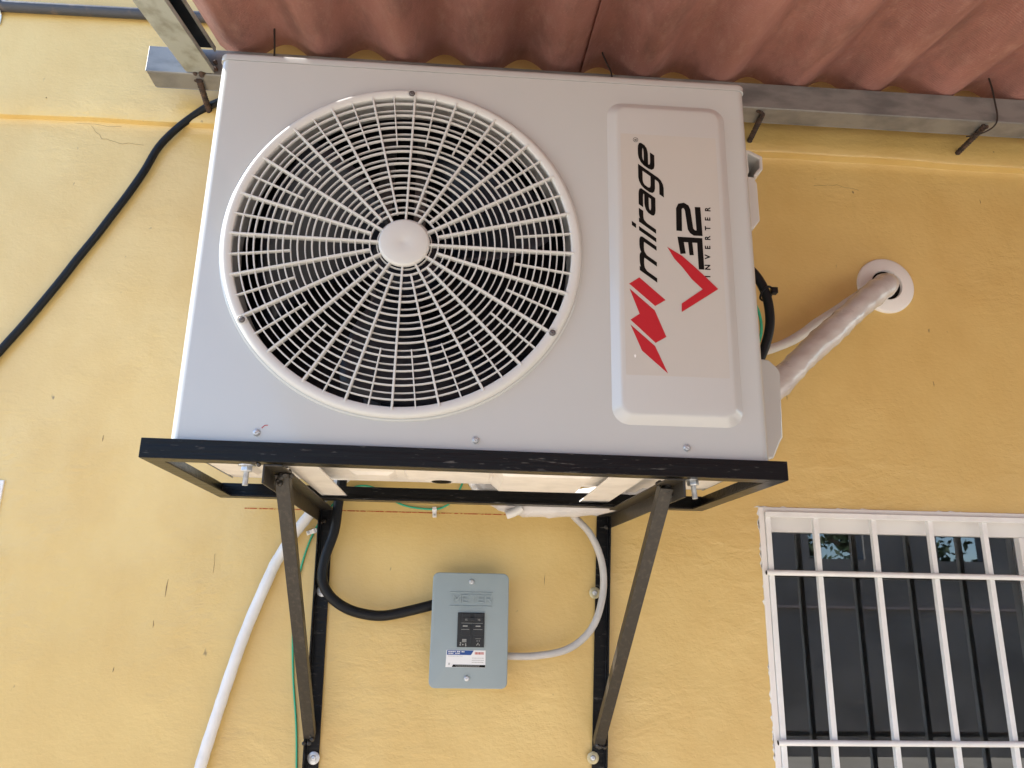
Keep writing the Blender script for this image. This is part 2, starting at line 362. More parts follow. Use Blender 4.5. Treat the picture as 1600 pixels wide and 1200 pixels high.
window(LW, [-.957, -1.09, -1.22, -1.35, -1.48, -1.61, -1.74, -1.87, -2.0], [.08, -.26], label='window cut off by the left edge')
# plaster chips along the window edge
for i in range(34):
    b = MB(); z = .2164-random.random()*.55; b.prism_y([(.6600-random.random()*.0035, z), (.662, z-.006-random.random()*.01), (.662, z+.004+random.random()*.01)], -.0012, .003); b.build('chipped_paint', 'wframe', house)
for i in range(24):
    b = MB(); x = .66+random.random()*.66; b.prism_y([(x, .2160+random.random()*.003), (x+.01+random.random()*.02, .2155), (x-.01, .2155)], -.0012, .003); b.build('chipped_paint', 'wframe', house)

# things inside the room
b = MB(); Nn = 14
vs = []; 
for i in range(Nn+1):
    for j in range(Nn+1):
        u, v_ = i/Nn, j/Nn; vs.append((.735+.15*u, .20+.012*sin(u*14+v_*3), -.62+(.335*(1-u*.9)+.0)*v_+.0))
b.add(vs, [(i*(Nn+1)+j, (i+1)*(Nn+1)+j, (i+1)*(Nn+1)+j+1, i*(Nn+1)+j+1) for i in range(Nn) for j in range(Nn)])
o = b.build('draped_cloth', 'teal'); o.modifiers.new('s', 'SOLIDIFY').thickness = .004
top(o, 'teal cloth seen behind the lowest pane of the barred window', 'cloth')

# ------------------------------------------------------------ porch roof
roof = thing('porch_roof', 'reddish brown corrugated fibre cement roof on a galvanised steel beam, overhead', 'roof', (.4, -.12, 1.2))
dirr = V((.0161, 1, .1914)); P0z = 1.194+.0005
PIT, XC, AMP = .1857, -.4383, .0255
def sheet_z(x, y): return P0z+AMP+.001+(y+.15)*.1914+AMP*cos(2*pi*(x-.0161*(y+.09)-XC)/PIT)
def sheet(x0, x1, y0, y1, lift, th=.006):
    b = MB(); nx = int((x1-x0)/PIT*20); ny = 24; vs = []
    for lay in (0, th):
        for i in range(nx+1):
            for j in range(ny+1):
                y = y0+(y1-y0)*j/ny; x = x0+(x1-x0)*i/nx+.0161*(y+.09)
                vs.append((x, y+(.0012*sin(x*31) if j == ny else 0), sheet_z(x, y)+lift+lay))
    o_ = (nx+1)*(ny+1); k = ny+1; fs = []
    for i in range(nx):
        for j in range(ny):
            a = i*k+j; fs += [(a, a+k, a+k+1, a+1), (o_+a, o_+a+1, o_+a+k+1, o_+a+k)]
    for i in range(nx): fs += [(i*k, o_+i*k, o_+(i+1)*k, (i+1)*k), (i*k+ny, (i+1)*k+ny, o_+(i+1)*k+ny, o_+i*k+ny)]
    for j in range(ny): fs += [(j, j+1, o_+j+1, o_+j), (nx*k+j, o_+nx*k+j, o_+nx*k+j+1, nx*k+j+1)]
    b.add(vs, fs); return b
sheet(-.595, .300, -3.3, -.0915, .007).build('roof_sheet', 'roof', roof)
sheet(.258, 1.46, -3.3, -.09, .0).build('roof_sheet', 'roof', roof)
sheet(1.42, 2.6, -3.3, -.0915, .007).build('roof_sheet', 'roof', roof)
sheet(2.56, 3.9, -3.3, -.09, .0).build('roof_sheet', 'roof', roof)
sheet(3.86, 5.6, -3.3, -.0915, .007).build('roof_sheet', 'roof', roof)
MB().sweep((-.6, 0, 0), (5.6, 0, 0), (0, 1, 0), (0, 0, 1), [(-.22, 1.262), (-.0245, 1.345), (-.0245, 1.42), (-.0265, 1.42), (-.0265, 1.3475), (-.22, 1.265)]).build('added_gap_cover', 'galv', roof)  # added sheet closing the gap above the beam, keeps sky light off the wall
# beam: rectangular tube, open left end
bx0, bx1 = -.727, 5.6
b = MB(); yf, yb, z0, z1, t = -.150, -.090, 1.128, 1.194, .003
b.box(bx0, bx1, yf, yf+t, z0, z1); b.box(bx0+.004, bx1, yb-t, yb, z0, z1); b.box(bx0+.002, bx1, yf+t, yb-t, z0, z0+t); b.box(bx0, bx1, yf+t, yb-t, z1-t, z1)
b.build('roof_beam', 'galv', roof, bevel=.0022)
# rafters: lipped channels, open side to the right
def rafter(x):
    b = MB(); p0 = V((x, -.1535, 1.128+.0005)); p1 = p0+dirr*(-3.1); up_ = V((0, -.188, .982)); rt = V((1, 0, 0)); w_, h_, t = .062, .062, .003
    b.sweep(p0, p1, rt, up_, [(0, 0), (w_, 0), (w_, .012), (w_-t, .012), (w_-t, t), (t, t), (t, h_-t), (w_-t, h_-t), (w_-t, h_-.012), (w_, h_-.012), (w_, h_), (0, h_)])
    ra = b.build('rafter', 'galvl', roof, bevel=.0012)
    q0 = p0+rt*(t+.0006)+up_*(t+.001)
    wb = MB().sweep(q0+dirr*-.004, q0+dirr*(-3.09), rt, up_, [(0, 0), (.001, 0), (.001, h_-2*t-.003), (w_-2*t, h_-2*t-.003), (w_-2*t, h_-2*t-.002), (0, h_-2*t-.002)]).build('rafter_inner_sheet', 'dark_blue', ra); wb.matrix_parent_inverse = Matrix()  # thin blue-black sheet along the inside of the channel
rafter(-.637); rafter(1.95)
b = MB()
for x, y, z, r in [(-.60, -.153, 1.128, .010), (-.588, -.156, 1.133, .008), (-.574, -.154, 1.140, .009), (-.573, -.155, 1.155, .007), (-.615, -.153, 1.126, .007), (1.236, -.128, 1.127, .009), (1.226, -.135, 1.126, .007), (.676, -.14, 1.127, .008), (.684, -.133, 1.126, .006), (-.622, -.128, 1.126, .007)]:
    b = MB()
    for k in range(3):
        b.lathe((x+random.uniform(-.004, .004), y+random.uniform(-.003, .003), z+random.uniform(-.004, .003)), (random.uniform(-1, 1), -1, random.uniform(-1, 1)), [(.0001, r*.5), (r*.45, r*.35), (r*.6, 0), (r*.45, -r*.35), (.0001, -r*.5)], 10)
    b.build('weld_bead', 'rust', roof)
for x, x2, z in [(1.2337, 1.2270, 1.1195), (.6968, .684, 1.1205), (-.628, -.613, 1.1205), (2.2, 2.19, 1.12)]:
    MB().tube([(x, .02, z), (x2, -.133, z+.001)], .0062, 14, 1, rf=lambda L, th: .0058+.0011*(math.sin(L*2*pi/.009+2*th) > .5)+.0010*(abs(math.cos(th)) > .96) if True else 0) if False else None
    pts = [V((x, .02, z)).lerp(V((x2, -.134, z+.001)), k/60) for k in range(61)]
    MB().tube(pts, .0062, 14, smooth=False, rf=lambda L, th: .0057+(.0013 if sin(L*2*pi/.008+th*1.0) > .45 else 0)+(.0009 if abs(cos(th)) > .95 else 0)).build('rebar_stub', 'rust', roof)
def tie(pts, r=.0019): MB().tube(pts, r, 8, 6).build('tie_wire', 'wire', roof)
tie([(1.2434, -.158, 1.2433), (1.247, -.158, 1.2113), (1.2495, -.157, 1.165), (1.2495, -.157, 1.143), (1.246, -.154, 1.122), (1.235, -.145, 1.110), (1.215, -.125, 1.106), (1.20, -.108, 1.112)])
tie([(-.4535, -.170, 1.270), (-.4525, -.162, 1.240), (-.450, -.156, 1.205), (-.449, -.1545, 1.180), (-.449, -.1545, 1.135)], .0022)
tie([(.298, -.165, 1.252), (.300, -.160, 1.243), (.311, -.156, 1.218), (.322, -.1545, 1.190), (.324, -.154, 1.14)], .0019)

# ------------------------------------------------------------ air conditioner
UX0, UX1, UY0, UY1, UZ0, UZ1 = -.423, .4757, -.5437, -.205, .202, .8850
ac = thing('air_conditioner', 'white outdoor air conditioner unit with a round fan guard and red and black lettering', 'air conditioner', (.026, -.37, .2))
GC = V((-.0984, -.5537, .5450)); RG = .2658
ZL = .8695                                          # underside of the lid
# front panel with round hole, wrapping round both front corners
bm = bmesh.new(); RC = .013; fx0, fx1 = UX0+.002+RC, UX1-.002-RC; RH = .2795; NS = 128
rim = [bm.verts.new((GC.x+RH*cos(2*pi*k/NS), UY0, GC.z+RH*sin(2*pi*k/NS))) for k in range(NS)]
corn = [(fx0, UZ0)]+[(fx1, UZ0), (fx1, ZL), (fx0, ZL)]
rc = []
for i in range(4):
    a, c = corn[i], corn[(i+1) % 4]
    for k in range(8): rc.append(bm.verts.new((a[0]+(c[0]-a[0])*k/8, UY0, a[1]+(c[1]-a[1])*k/8)))
ed = [bm.edges.new((rim[k], rim[(k+1) % NS])) for k in range(NS)]+[bm.edges.new((rc[k], rc[(k+1) % 32])) for k in range(32)]
bmesh.ops.triangle_fill(bm, use_beauty=True, use_dissolve=False, edges=ed)
me = bpy.data.meshes.new('t'); bm.verts.index_update(); bm.to_mesh(me); bm.free()
b = MB(); b.add([v_.co[:] for v_ in me.vertices], [tuple(p.vertices) for p in me.polygons])
for side in (-1, 1):                                 # rounded corners + return
    L = []
    for k in range(9):
        a = radians(90*k/8); cx = fx0 if side < 0 else fx1
        L.append((cx+side*RC*sin(a), UY0+RC-RC*cos(a)))
    L.append((L[-1][0], UY0+.06))
    b.add([(x, y, z) for x, y in L for z in (.2185 if y > UY0+.02 else UZ0, ZL)], [(2*i, 2*i+2, 2*i+3, 2*i+1) for i in range(len(L)-1)])
# raised ring land around the hole
b.lathe((GC.x, UY0, GC.z), (0, -1, 0), [(.2868, -.0001), (.2858, .0013), (.2846, .0022), (.2830, .0024), (.2795, .0024), (.2795, -.004)], NS, cap=False)
front = b.build('front_panel', 'white', ac, ang=40)
# lid, cabinet sides/back, liner
def rbox_loop(x0, x1, y0, y1, r, z): return [(p[0], p[1], z) for p in rrect(x0, x1, y0, y1, r, 6)]
b = MB(); q = (UX0, UX1, UY0-.0008, UY1+.002)
b.loops([rbox_loop(*q, .012, ZL+.0006), rbox_loop(*q, .012, UZ1-.006), rbox_loop(q[0]+.0018, q[1]-.0018, q[2]+.0018, q[3]-.0018, .011, UZ1-.0018), rbox_loop(q[0]+.006, q[1]-.006, q[2]+.006, q[3]-.006, .009, UZ1)], True, True)
b.build('lid', 'white', ac, ang=60)
b = MB(); b.box(UX0+.002, UX0+.0045, UY0+.0605, UY1, .2185, ZL); b.box(UX1-.0045, UX1-.002, UY0+.0605, UY1, .2185, ZL); b.box(UX0+.0045, UX1-.0045, UY1-.003, UY1, .2225, ZL)
b.build('cabinet', 'white', ac)
b = MB(); b.box(UX0+.008, UX0+.012, UY0+.005, UY1-.006, UZ0+.03, ZL-.004); b.box(.205, .209, UY0+.005, UY1-.006, UZ0+.03, ZL-.004)
b.box(UX0+.012, .205, UY1-.03, UY1-.008, UZ0+.03, ZL-.004); b.box(UX0+.012, .205, UY0+.006, UY1-.031, ZL-.012, ZL-.008); b.box(UX0+.012, .205, UY0+.006, UY1-.031, UZ0+.022, UZ0+.026)
b.build('coil_shade_liner', 'dark', ac)  # coil at the back; the other liner sheets are dark to imitate shade inside
MB().lathe((GC.x, UY0, GC.z), (0, 1, 0), [(.2790, -.003), (.2790, .001), (.2725, .002), (.2700, .048), (.2745, .060), (.31, .064), (.31, .066), (.2735, .0625), (.2660, .052), (.2680, .0), (.2675, -.003)], 96, closed=True).build('fan_shroud', 'galvpan', ac, ang=60)
fan = MB()
for k in range(3):
    a0 = 2*pi*k/3+.5; vs = []; nr_, na = 8, 14
    for i in range(nr_+1):
        rad = .055+(.250-.055)*i/nr_; sp = 1.0+.35*i/nr_
        for j in range(na+1):
            tt = j/na; a = a0+sp*(tt-.5)+.35*(i/nr_)**2
            vs.append((GC.x+rad*cos(a), UY0+.095+.055*(tt-.5)*2-.02*i/nr_, GC.z+rad*sin(a)))
    fan.add(vs, [(i*(na+1)+j, (i+1)*(na+1)+j, (i+1)*(na+1)+j+1, i*(na+1)+j+1) for i in range(nr_) for j in range(na)])
fan.lathe((GC.x, UY0+.14, GC.z), (0, -1, 0), [(.062, 0), (.062, .085), (.054, .097), (.02, .100), (.0001, .100)], 40)
fo = fan.build('fan', 'fan', ac); fo.modifiers.new('s', 'SOLIDIFY').thickness = .003
b = MB(); b.box(-.168, -.140, UY0+.175, UY0+.195, UZ0+.03, ZL-.015); b.box(-.100, -.078, UY0+.175, UY0+.195, UZ0+.03, ZL-.015); b.box(-.139, -.101, UY0+.178, UY0+.181, .47, .62)
b.lathe((GC.x, UY0+.175, GC.z), (0, -1, 0), [(.05, -.02), (.05, .03), (.03, .036)], 24); b.build('motor_bracket', 'motor', ac, bevel=.001)
# guard
gd = MB(); YF = GC.y
for k in range(1, 21):
    r_ = RG-k*.01115; front_row = k % 2 == 1
    y0 = YF+(.0005 if front_row else .0048); dpt = .0052 if front_row else .0042; wd = .00120 if front_row else .00105
    gd.lathe((GC.x, y0, GC.z), (0, 1, 0), [(r_-wd*.75, .0), (r_+wd*.75, .0), (r_+wd, .0006), (r_+wd*.8, dpt), (r_-wd*.8, dpt), (r_-wd, .0006)], 112, closed=True)
def spoke(a, ra, rb, wd, y0, y1):
    d = V((cos(a), 0, sin(a))); n = V((-sin(a), 0, cos(a))); c = V((GC.x, 0, GC.z))
    gd.sweep(c+d*ra, c+d*rb, n, V((0, 1, 0)), [(-wd, y0+.0006), (-wd*.7, y0), (wd*.7, y0), (wd, y0+.0006), (wd*.8, y1), (-wd*.8, y1)])
for k in range(24):
    a = pi/2+2*pi*k/24+radians(-.8)
    spoke(a, .036 if k % 2 == 0 else RG-19*.01115, RG+.004, .00165, YF-.0014, YF+.0100)
    spoke(a+pi/24, RG-8*.01115, RG+.004, .00105, YF-.0004, YF+.007)
guard = gd.build('fan_guard', 'plastic', ac, ang=50)
MB().lathe((GC.x, YF, GC.z), (0, -1, 0), [(.2658, -.010), (.2658, -.0012), (.2668, .0), (.2765, .0004), (.2798, -.0006), (.2822, -.004), (.2828, -.0062), (.2700, -.0075)], 160, closed=True).build('guard_rim', 'plastic', guard, ang=60)
MB().lathe((GC.x, YF+.004, GC.z), (0, -1, 0), [(.0395, 0), (.0405, .002), (.0400, .0055), (.0385, .0078), (.036, .0088), (.006, .0092), (.0045, .0088), (.0001, .0088)], 72).build('hub_cap', 'plastic', guard, ang=60)
for x, z in ((-.0999, .8175), (-.3340, .4062), (.1372, .4050)):
    s_ = screw(guard, (x, YF-.0006, z), r=.0048, m_='motor')
    MB().lathe((x, YF-.0004, z), (0, -1, 0), [(.0062, 0), (.0070, .0), (.0072, .0010), (.0064, .0013), (.0060, .0009)], 20, closed=True).build('screw_boss', 'plastic', guard)
for x, z in ((-.2966, .2356), (.0236, .2344), (.3436, .2327)): screw(front, (x, UY0-.0002, z), r=.0055)
MB().tube([(-.290, UY0-.0003, .2425), (-.286, UY0-.0004, .2466), (-.2815, UY0-.0003, .2472)], .0006, 6, 4).build('paint_scratch', 'red', front)
# raised badge panel
b = MB(); L = []
for ins, h in ((-.0015, -.0002), (0, .0008), (.002, .0022), (.0105, .0086), (.0130, .0099), (.0165, .0104)):
    L.append([(x, UY0-h, z) for x, z in rrect(.2314+ins, .4330-ins, .2670+ins, .8295-ins, .026-ins*.6 if ins >= 0 else .027, 8)])
b.loops(L, False, True); badge = b.build('badge_panel', 'label', front, ang=55)
YB = UY0-.0104
MB().prism_y(rrect(.2508, .4134, .3420, .7650, .0015, 2), YB-.0002, YB+.0003).build('clear_sticker', 'film', badge)
YT = YB-.00025
def decal(polys, name, m_, y=YT):
    b = MB()
    for p in polys: b.prism_y(p, y-.0002, y+.0001)
    o = b.build(name, m_, badge, ang=10); return o
M1 = [(0.2592, 0.4928), (0.2758, 0.5043), (0.3169, 0.4674), (0.2998, 0.4566)]
M2 = [(0.2595, 0.4846), (0.299, 0.449), (0.3159, 0.4057), (0.2985, 0.3952), (0.2598, 0.432), (0.2746, 0.4425)]
M3 = [(0.2596, 0.424), (0.2976, 0.3899), (0.3162, 0.3462), (0.2767, 0.3817)]
VV = [(0.3232, 0.5592), (0.3468, 0.5449), (0.3669, 0.5262), (0.3844, 0.509), (0.403, 0.49), (0.3419, 0.4482), (0.3425, 0.4626), (0.3776, 0.4885), (0.3607, 0.5051), (0.3472, 0.5239), (0.3334, 0.54)]
decal([M1, M2, M3], 'emblem', 'red'); decal([VV], 'red_letter', 'red', YT-.0004)
two = [(0.3439, 0.5893), (0.3449, 0.6290), (0.3475, 0.6345), (0.3530, 0.6358), (0.3575, 0.6330), (0.3595, 0.6275), (0.3628, 0.5940), (0.3652, 0.5895), (0.3690, 0.5868), (0.3775, 0.5868), (0.3763, 0.634)]
three = [(0.3486, 0.5490), (0.3456, 0.5742), (0.3770, 0.5738), (0.3776, 0.5228)]
b = MB(); ribbon(b, two, .0094, YT); b.build('number', 'ink', badge, ang=10)
b = MB(); ribbon(b, three, .0090, YT); ribbon(b, [(.3611, .5700), (.3626, .5471)], .0070, YT-.00003); b.build('number', 'ink', badge, ang=10)
def tmx(x, z, y=YT): return Matrix(((0, -1, 0, x), (0, 0, -1, y), (1, 0, 0, z), (0, 0, 0, 1)))
def chaikin(p, n=2):
    for _ in range(n):
        q = [p[0]]
        for a, c in zip(p, p[1:]): q += [(a[0]*.78+c[0]*.22, a[1]*.78+c[1]*.22), (a[0]*.22+c[0]*.78, a[1]*.22+c[1]*.78)]
        p = q+[p[-1]]
    return p
WORD = [[[(.14, 0), (.14, 1)], [(.14, .62), (.35, .865), (1.12, .865), (1.12, .6), (1.12, 0)], [(1.12, .62), (1.33, .865), (2.1, .865), (2.1, .6), (2.1, 0)]],
        [[(2.62, 0), (2.62, 1)], [(2.62, 1.17), (2.62, 1.42)]],
        [[(3.16, 0), (3.16, 1)], [(3.16, .55), (3.32, .86), (3.92, .865)]],
        [[(4.15, .865), (5.18, .865), (5.18, .6), (5.18, 0)], [(5.18, .53), (4.15, .53), (4.15, .135), (5.18, .135)]],
        [[(6.66, .865), (5.56, .865), (5.56, .135), (6.66, .135)], [(6.66, 1), (6.66, .2), (6.66, -.38), (5.75, -.38)]],
        [[(7.1, .52), (8.22, .52), (8.22, .865), (7.08, .865), (7.08, .135), (8.12, .135)]]]
XH = .0280; k = 0
for letter in WORD:
    b = MB()
    for st_ in letter:
        pts = chaikin(st_) if len(st_) > 2 else st_
        def tf(p):
            zz = .4963+(p[0]+.72*p[1])*XH*1.01; return (.3046+.003*(zz-.4963)/.25-p[1]*XH, zz)
        ribbon(b, pts, .262, YT-.00003*(k % 3), tf); k += 1
    b.build('lettering', 'ink', badge, ang=10)
for ch, z, x in zip('INVERTER', (.5113, .5275, .5458, .5623, .5791, .5967, .6133, .6308), (.3919, .3927, .3937, .3946, .3954, .3964, .3972, .3982)):
    text_obj('small_lettering', ch, 'ink', badge, tmx(x-.0008, z-.0003), size=.0125, align='CENTER', offset=.0004)
text_obj('small_lettering', 'R', 'ink', badge, tmx(.2785, .7539), size=.0062, align='CENTER')
MB().lathe((.2762, YT, .7539), (0, -1, 0), [(.0037, 0), (.0043, 0), (.0043, .0002), (.0037, .0002)], 28, closed=True).build('trademark_ring', 'ink', badge)
MB().prism_y([(.2640, .3745), (.2668, .3752), (.2672, .3725), (.2658, .3695), (.2646, .3715)], YB-.0006, YB).build('paint_chip', 'wal', badge)
# base pan with pressed steps and mounting feet
b = MB(); b.box(UX0+.006, UX1-.006, UY0+.004, UY1-.002, .2197, .2222)
def emb(x0, x1, y0, y1, h, ins=.008):
    b.add([(x0, y0, .2199), (x1, y0, .2199), (x1, y1, .2199), (x0, y1, .2199), (x0+ins, y0+ins, .2199-h*1.35), (x1-ins, y0+ins, .2199-h*1.35), (x1-ins, y1-ins, .2199-h*1.35), (x0+ins, y1-ins, .2199-h*1.35)], [(0, 1, 5, 4), (1, 2, 6, 5), (2, 3, 7, 6), (3, 0, 4, 7), (4, 5, 6, 7)])
emb(-.412, -.345, -.52, -.28, .006); emb(-.19, -.10, -.50, -.36, .006); emb(-.095, .06, -.53, -.30, .008); emb(.06, .235, -.42, -.215, .012, .016); emb(.30, .345, -.40, -.22, .009, .01); emb(.10, .27, -.53, -.44, .005); emb(.20, .28, -.40, -.26, .007, .02)
emb(-.19, -.11, -.33, -.25, .005, .012); emb(.36, .465, -.50, -.27, .006)
b.lathe((-.03, -.262, .2199), (0, 0, -1), [(.034, 0), (.030, .005), (.024, .0065), (.019, .0065), (.017, .0), (.017, -.004)], 30, cap=False)
pan = b.build('base_pan', 'pan', ac, ang=25)
MB().lathe((-.03, -.262, .2130), (0, 0, -1), [(.0001, 0), (.0175, 0), (.0175, .0006), (.0001, .0006)], 24).build('drain_hole', 'ink', pan)
for s_, xa, xb, xt in ((-1, -.262, -.214, -.350), (1, .240, .296, .398)):
    b = MB(); z0, z1 = .1965, .1995
    xi0, xi1 = min(xa, xb), max(xa, xb)
    b.box(xi0, xi1, -.548, -.150, z0, z1); b.box(xi0 if s_ < 0 else xi1-.003, xi0+.003 if s_ < 0 else xi1, -.5, -.21, z1, .2196)
    tx0, tx1 = (xt, xi0) if s_ < 0 else (xi1, xt)
    b.sweep((0, 0, z0), (0, 0, z1), (1, 0, 0), (0, 1, 0), [(tx0+.012, -.548), (tx1, -.548), (tx1, -.470), (tx1-.02 if s_ > 0 else tx1, -.478), (tx0+.02, -.488), (tx0, -.505), (tx0, -.536)])
    b.build('mounting_foot', 'pan', ac, bevel=.001)
# right-hand side: handle recess, terminal bulge, valve cover
X1 = UX1-.002
b = MB()
b.prism_y([(X1, .8520), (.535, .8485), (.5605, .8360), (.5595, .8080), (.543, .7905), (.5395, .795), (.553, .812), (.553, .830), (.532, .842), (.532, .800), (.525, .792), (X1, .792)], -.40, -.30)
b.prism_y([(X1, .7915), (.5395, .7915), (.5460, .777), (.5460, .700), (.533, .682), (X1, .676)], -.40, -.26)
b.build('side_handle', 'plastic', ac, bevel=.0025)
b = MB(); prof = [(X1, .4275), (.5400, .4255), (.5570, .4090), (.5600, .400), (.5555, .285), (.5500, .276), (.5370, .2480), (X1, .2340)]
b.prism_y(prof, -.405, -.24); b.build('valve_cover', 'white', ac, bevel=.004)
# wrapped line set behind the unit
RS = .0295
def wrap(L, th, p=.047):
    t = ((L+th/(2*pi)*p*1.0) % p)/p
    return RS*(.93+(.10*(t/.85)**3 if t < .85 else 0))+.0012*sin(L*31+th*2)
ls = MB(); pth = [(1.010, .05, .755), (1.004, -.012, .752), (.985, -.046, .738), (.925, -.072, .691), (.834, -.100, .612), (.735, -.128, .524), (.655, -.150, .449), (.55, -.152, .365), (.45, -.145, .285), (.34, -.130, .222), (.25, -.112, .201), (.17, -.108, .198), (.105, -.108, .206), (.055, -.110, .232), (.03, -.113, .275), (.02, -.118, .34)]
ls.tube(pth, RS, 32, 10, rf=wrap)
o = ls.build('pipe_bundle', 'tape', None, ang=60); top(o, 'white tape wrapped pipe bundle running from the round wall flange down behind the unit', 'pipe')
b = MB(); b.tube([(.128, -.13, .186), (.112, -.128, .176), (.098, -.126, .171)], .0085, 14, 6); e = b.build('pipe_end', 'hose', o)
e.matrix_parent_inverse = Matrix()
sv = MB().lathe((1.0135, 0, .757), (0, -1, 0), [(.0370, -.03), (.0370, .008), (.0385, .0100), (.066, .0085), (.0690, .0065), (.0700, .0), (.0700, -.001), (.05, -.03)], 64, closed=True).build('wall_sleeve', 'sleeve', None, ang=50)
top(sv, 'round white plastic flange where the wrapped pipe enters the wall', 'flange')
MB().lathe((1.0135, -.0012, .757), (0, -1, 0), [(.0001, 0), (.0372, 0), (.0372, .0006), (.0001, .0006)], 32).build('sleeve_hole', 'ink', sv)

# ------------------------------------------------------------ steel support frame and brackets
fr_ = thing('support_bracket', 'black angle iron frame with two braced wall brackets carrying the air conditioner', 'bracket', (.02, -.3, .19))
def ang(p0, p1, a, b_, w, name, m_='black', t=.003, w2=None): return MB().angle(p0, p1, a, b_, w, w2, t).build(name, m_, fr_, bevel=.0009)
FL, FR = V((-.4555, -.5536, .1925)), V((.4945, -.5536, .1860)); RL, RR = V((-.4597, -.130, .1900)), V((.4850, -.158, .1845))
Z = (0, 0, 1); AW = .029
ang(FL, FR, Z, (0, 1, 0), AW, 'front_bar', w2=.030)
ang(RL, RR, Z, (0, -1, 0), AW, 'rear_bar', w2=.030)
dl = (RL-FL).normalized(); dr = (RR-FR).normalized()
ang(FL+dl*.0035, RL-dl*.0035, Z, (1, 0, 0), AW-.0015, 'side_bar'); ang(FR+dr*.0035, RR-dr*.0035, Z, (-1, 0, 0), AW-.0015, 'side_bar')
ang((-.2815, -.548, .1890), (-.2885, -.0035, .1885), (0, 0, -1), (1, 0, 0), .028, 'arm', 'brown')
ang((.3385, -.548, .1855), (.3290, -.0035, .1885), (0, 0, -1), (-1, 0, 0), .028, 'arm', 'brown')
# braces
def brace(p0, p1, s_):
    d = (V(p1)-V(p0)).normalized(); a = V((s_, 0, 0)); n = d.cross(a).normalized()
    if n.y < 0: n = -n
    a = a-d*a.dot(d); MB().sweep(p0, p1, a.normalized(), n, [(0, 0), (.0215, 0), (.0215, .017), (.0185, .017), (.0185, .003), (0, .003)]).build('brace', 'brown', fr_, bevel=.0009)
brace((-.2775, -.492, .182), (-.2790, -.032, -.2560), 1)
brace((.3335, -.500, .176), (.3060, -.032, -.2660), -1)
def post(xt, xb, s_):
    MB().angle((xt, -.003 if False else -.0035, .1875), (xb, -.0035, -.42), (s_, 0, 0), (0, -1, 0), .0275, .026, .003).build('wall_post', 'black', fr_, bevel=.0009)
post(-.2880, -.2755, 1); post(.3285, .3085, -1)
b = MB()
for x, y, z, r in [(-.262, -.49, .182, .010), (-.268, -.485, .174, .008), (-.255, -.48, .186, .008), (.325, -.492, .178, .010), (.332, -.486, .17, .008), (.316, -.49, .184, .007), (-.265, -.035, -.252, .008), (-.272, -.033, -.262, .007), (.296, -.035, -.262, .008), (.304, -.033, -.27, .007), (-.28, -.012, .16, .007), (.32, -.012, .16, .007), (-.29, -.548, .19, .006), (.34, -.548, .187, .006)]:
    b = MB()
    for k in range(3): b.lathe((x+random.uniform(-.005, .005), y, z+random.uniform(-.005, .005)), (random.uniform(-1, 1), -1, random.uniform(-1, 1)), [(.0001, r*.5), (r*.45, r*.35), (r*.6, 0), (r*.45, -r*.35), (.0001, -r*.5)], 10)
    b.build('weld_bead', 'brown', fr_)
for x, z, wm in ((-.2605, -.293, 'zinc'), (-.2690, .0205, 'zinc'), (.2868, -.290, 'brass'), (.2940, .0265, 'brass')):
    screw(fr_, (x, -.0095, z), r=.0058, washer=.0118, wm=wm, name='anchor_screw')
# mounting bolts
for x, y, tilt in ((-.3065, -.5385, 0), (.3560, -.5240, .10)):
    z = .1885
    ax = V((tilt, 0, -1)).normalized(); p = V((x, y, z))
    b = MB(); b.lathe(p, ax, [(.0125, 0), (.0128, .0006), (.0125, .002), (.004, .002)], 28); 
    b.lathe(p+ax*.002, ax, [(.0083, 0), (.0088, .0010), (.0088, .0066), (.0080, .0078), (.004, .0078)], 6)
    n_t = 18; prof = []
    for k in range(n_t): prof += [(.0043, .0078+k*.00115), (.0037, .0078+k*.00115+.0006)]
    prof.append((.0001, .0078+n_t*.00115)); b.lathe(p+ax*.002, ax, [(.0001, .005)]+prof, 18)
    b.lathe(p-ax*.0035, -ax, [(.0085, 0), (.0085, .005), (.0001, .0055)], 6)
    b.build('mounting_bolt', 'zinc', fr_, ang=30)

# ------------------------------------------------------------ breaker box
bx = thing('breaker_box', 'grey metal breaker box with two black switches and a white and blue sticker', 'breaker box', (.033, -.03, -.16))
MB().box(-.029, .101, -.0575, -.0005, -.150, .051).build('box_body', 'box', bx, bevel=.003)
b = MB(); L = []
for ins, y in ((0, -.0570), (0, -.0588), (.0006, -.0598), (.0018, -.0602)): L.append([(x, y, z) for x, z in rrect(-.0433+ins, .1098-ins, -.1592+ins, .0600-ins, .012-ins*.5, 6)])
b.loops(L, True, True); pl = b.build('cover_plate', 'box', bx, ang=50)
pl2 = lambda mb, n, m_, **k: mb.build(n, m_, bx, **k)
YP = -.0602
for x, z in ((.0345, .0425), (.0303, -.1405)): screw(bx, (x, YP, z), r=.0056)
b = MB(); b.box(-.0085, .0775, YP-.0018, YP+.0003, .0212, .0226); b.box(-.0085, .0775, YP-.0018, YP+.0003, -.0052, -.0038); b.build('embossed_lines', 'box', bx, bevel=.0005)
x0 = -.0015
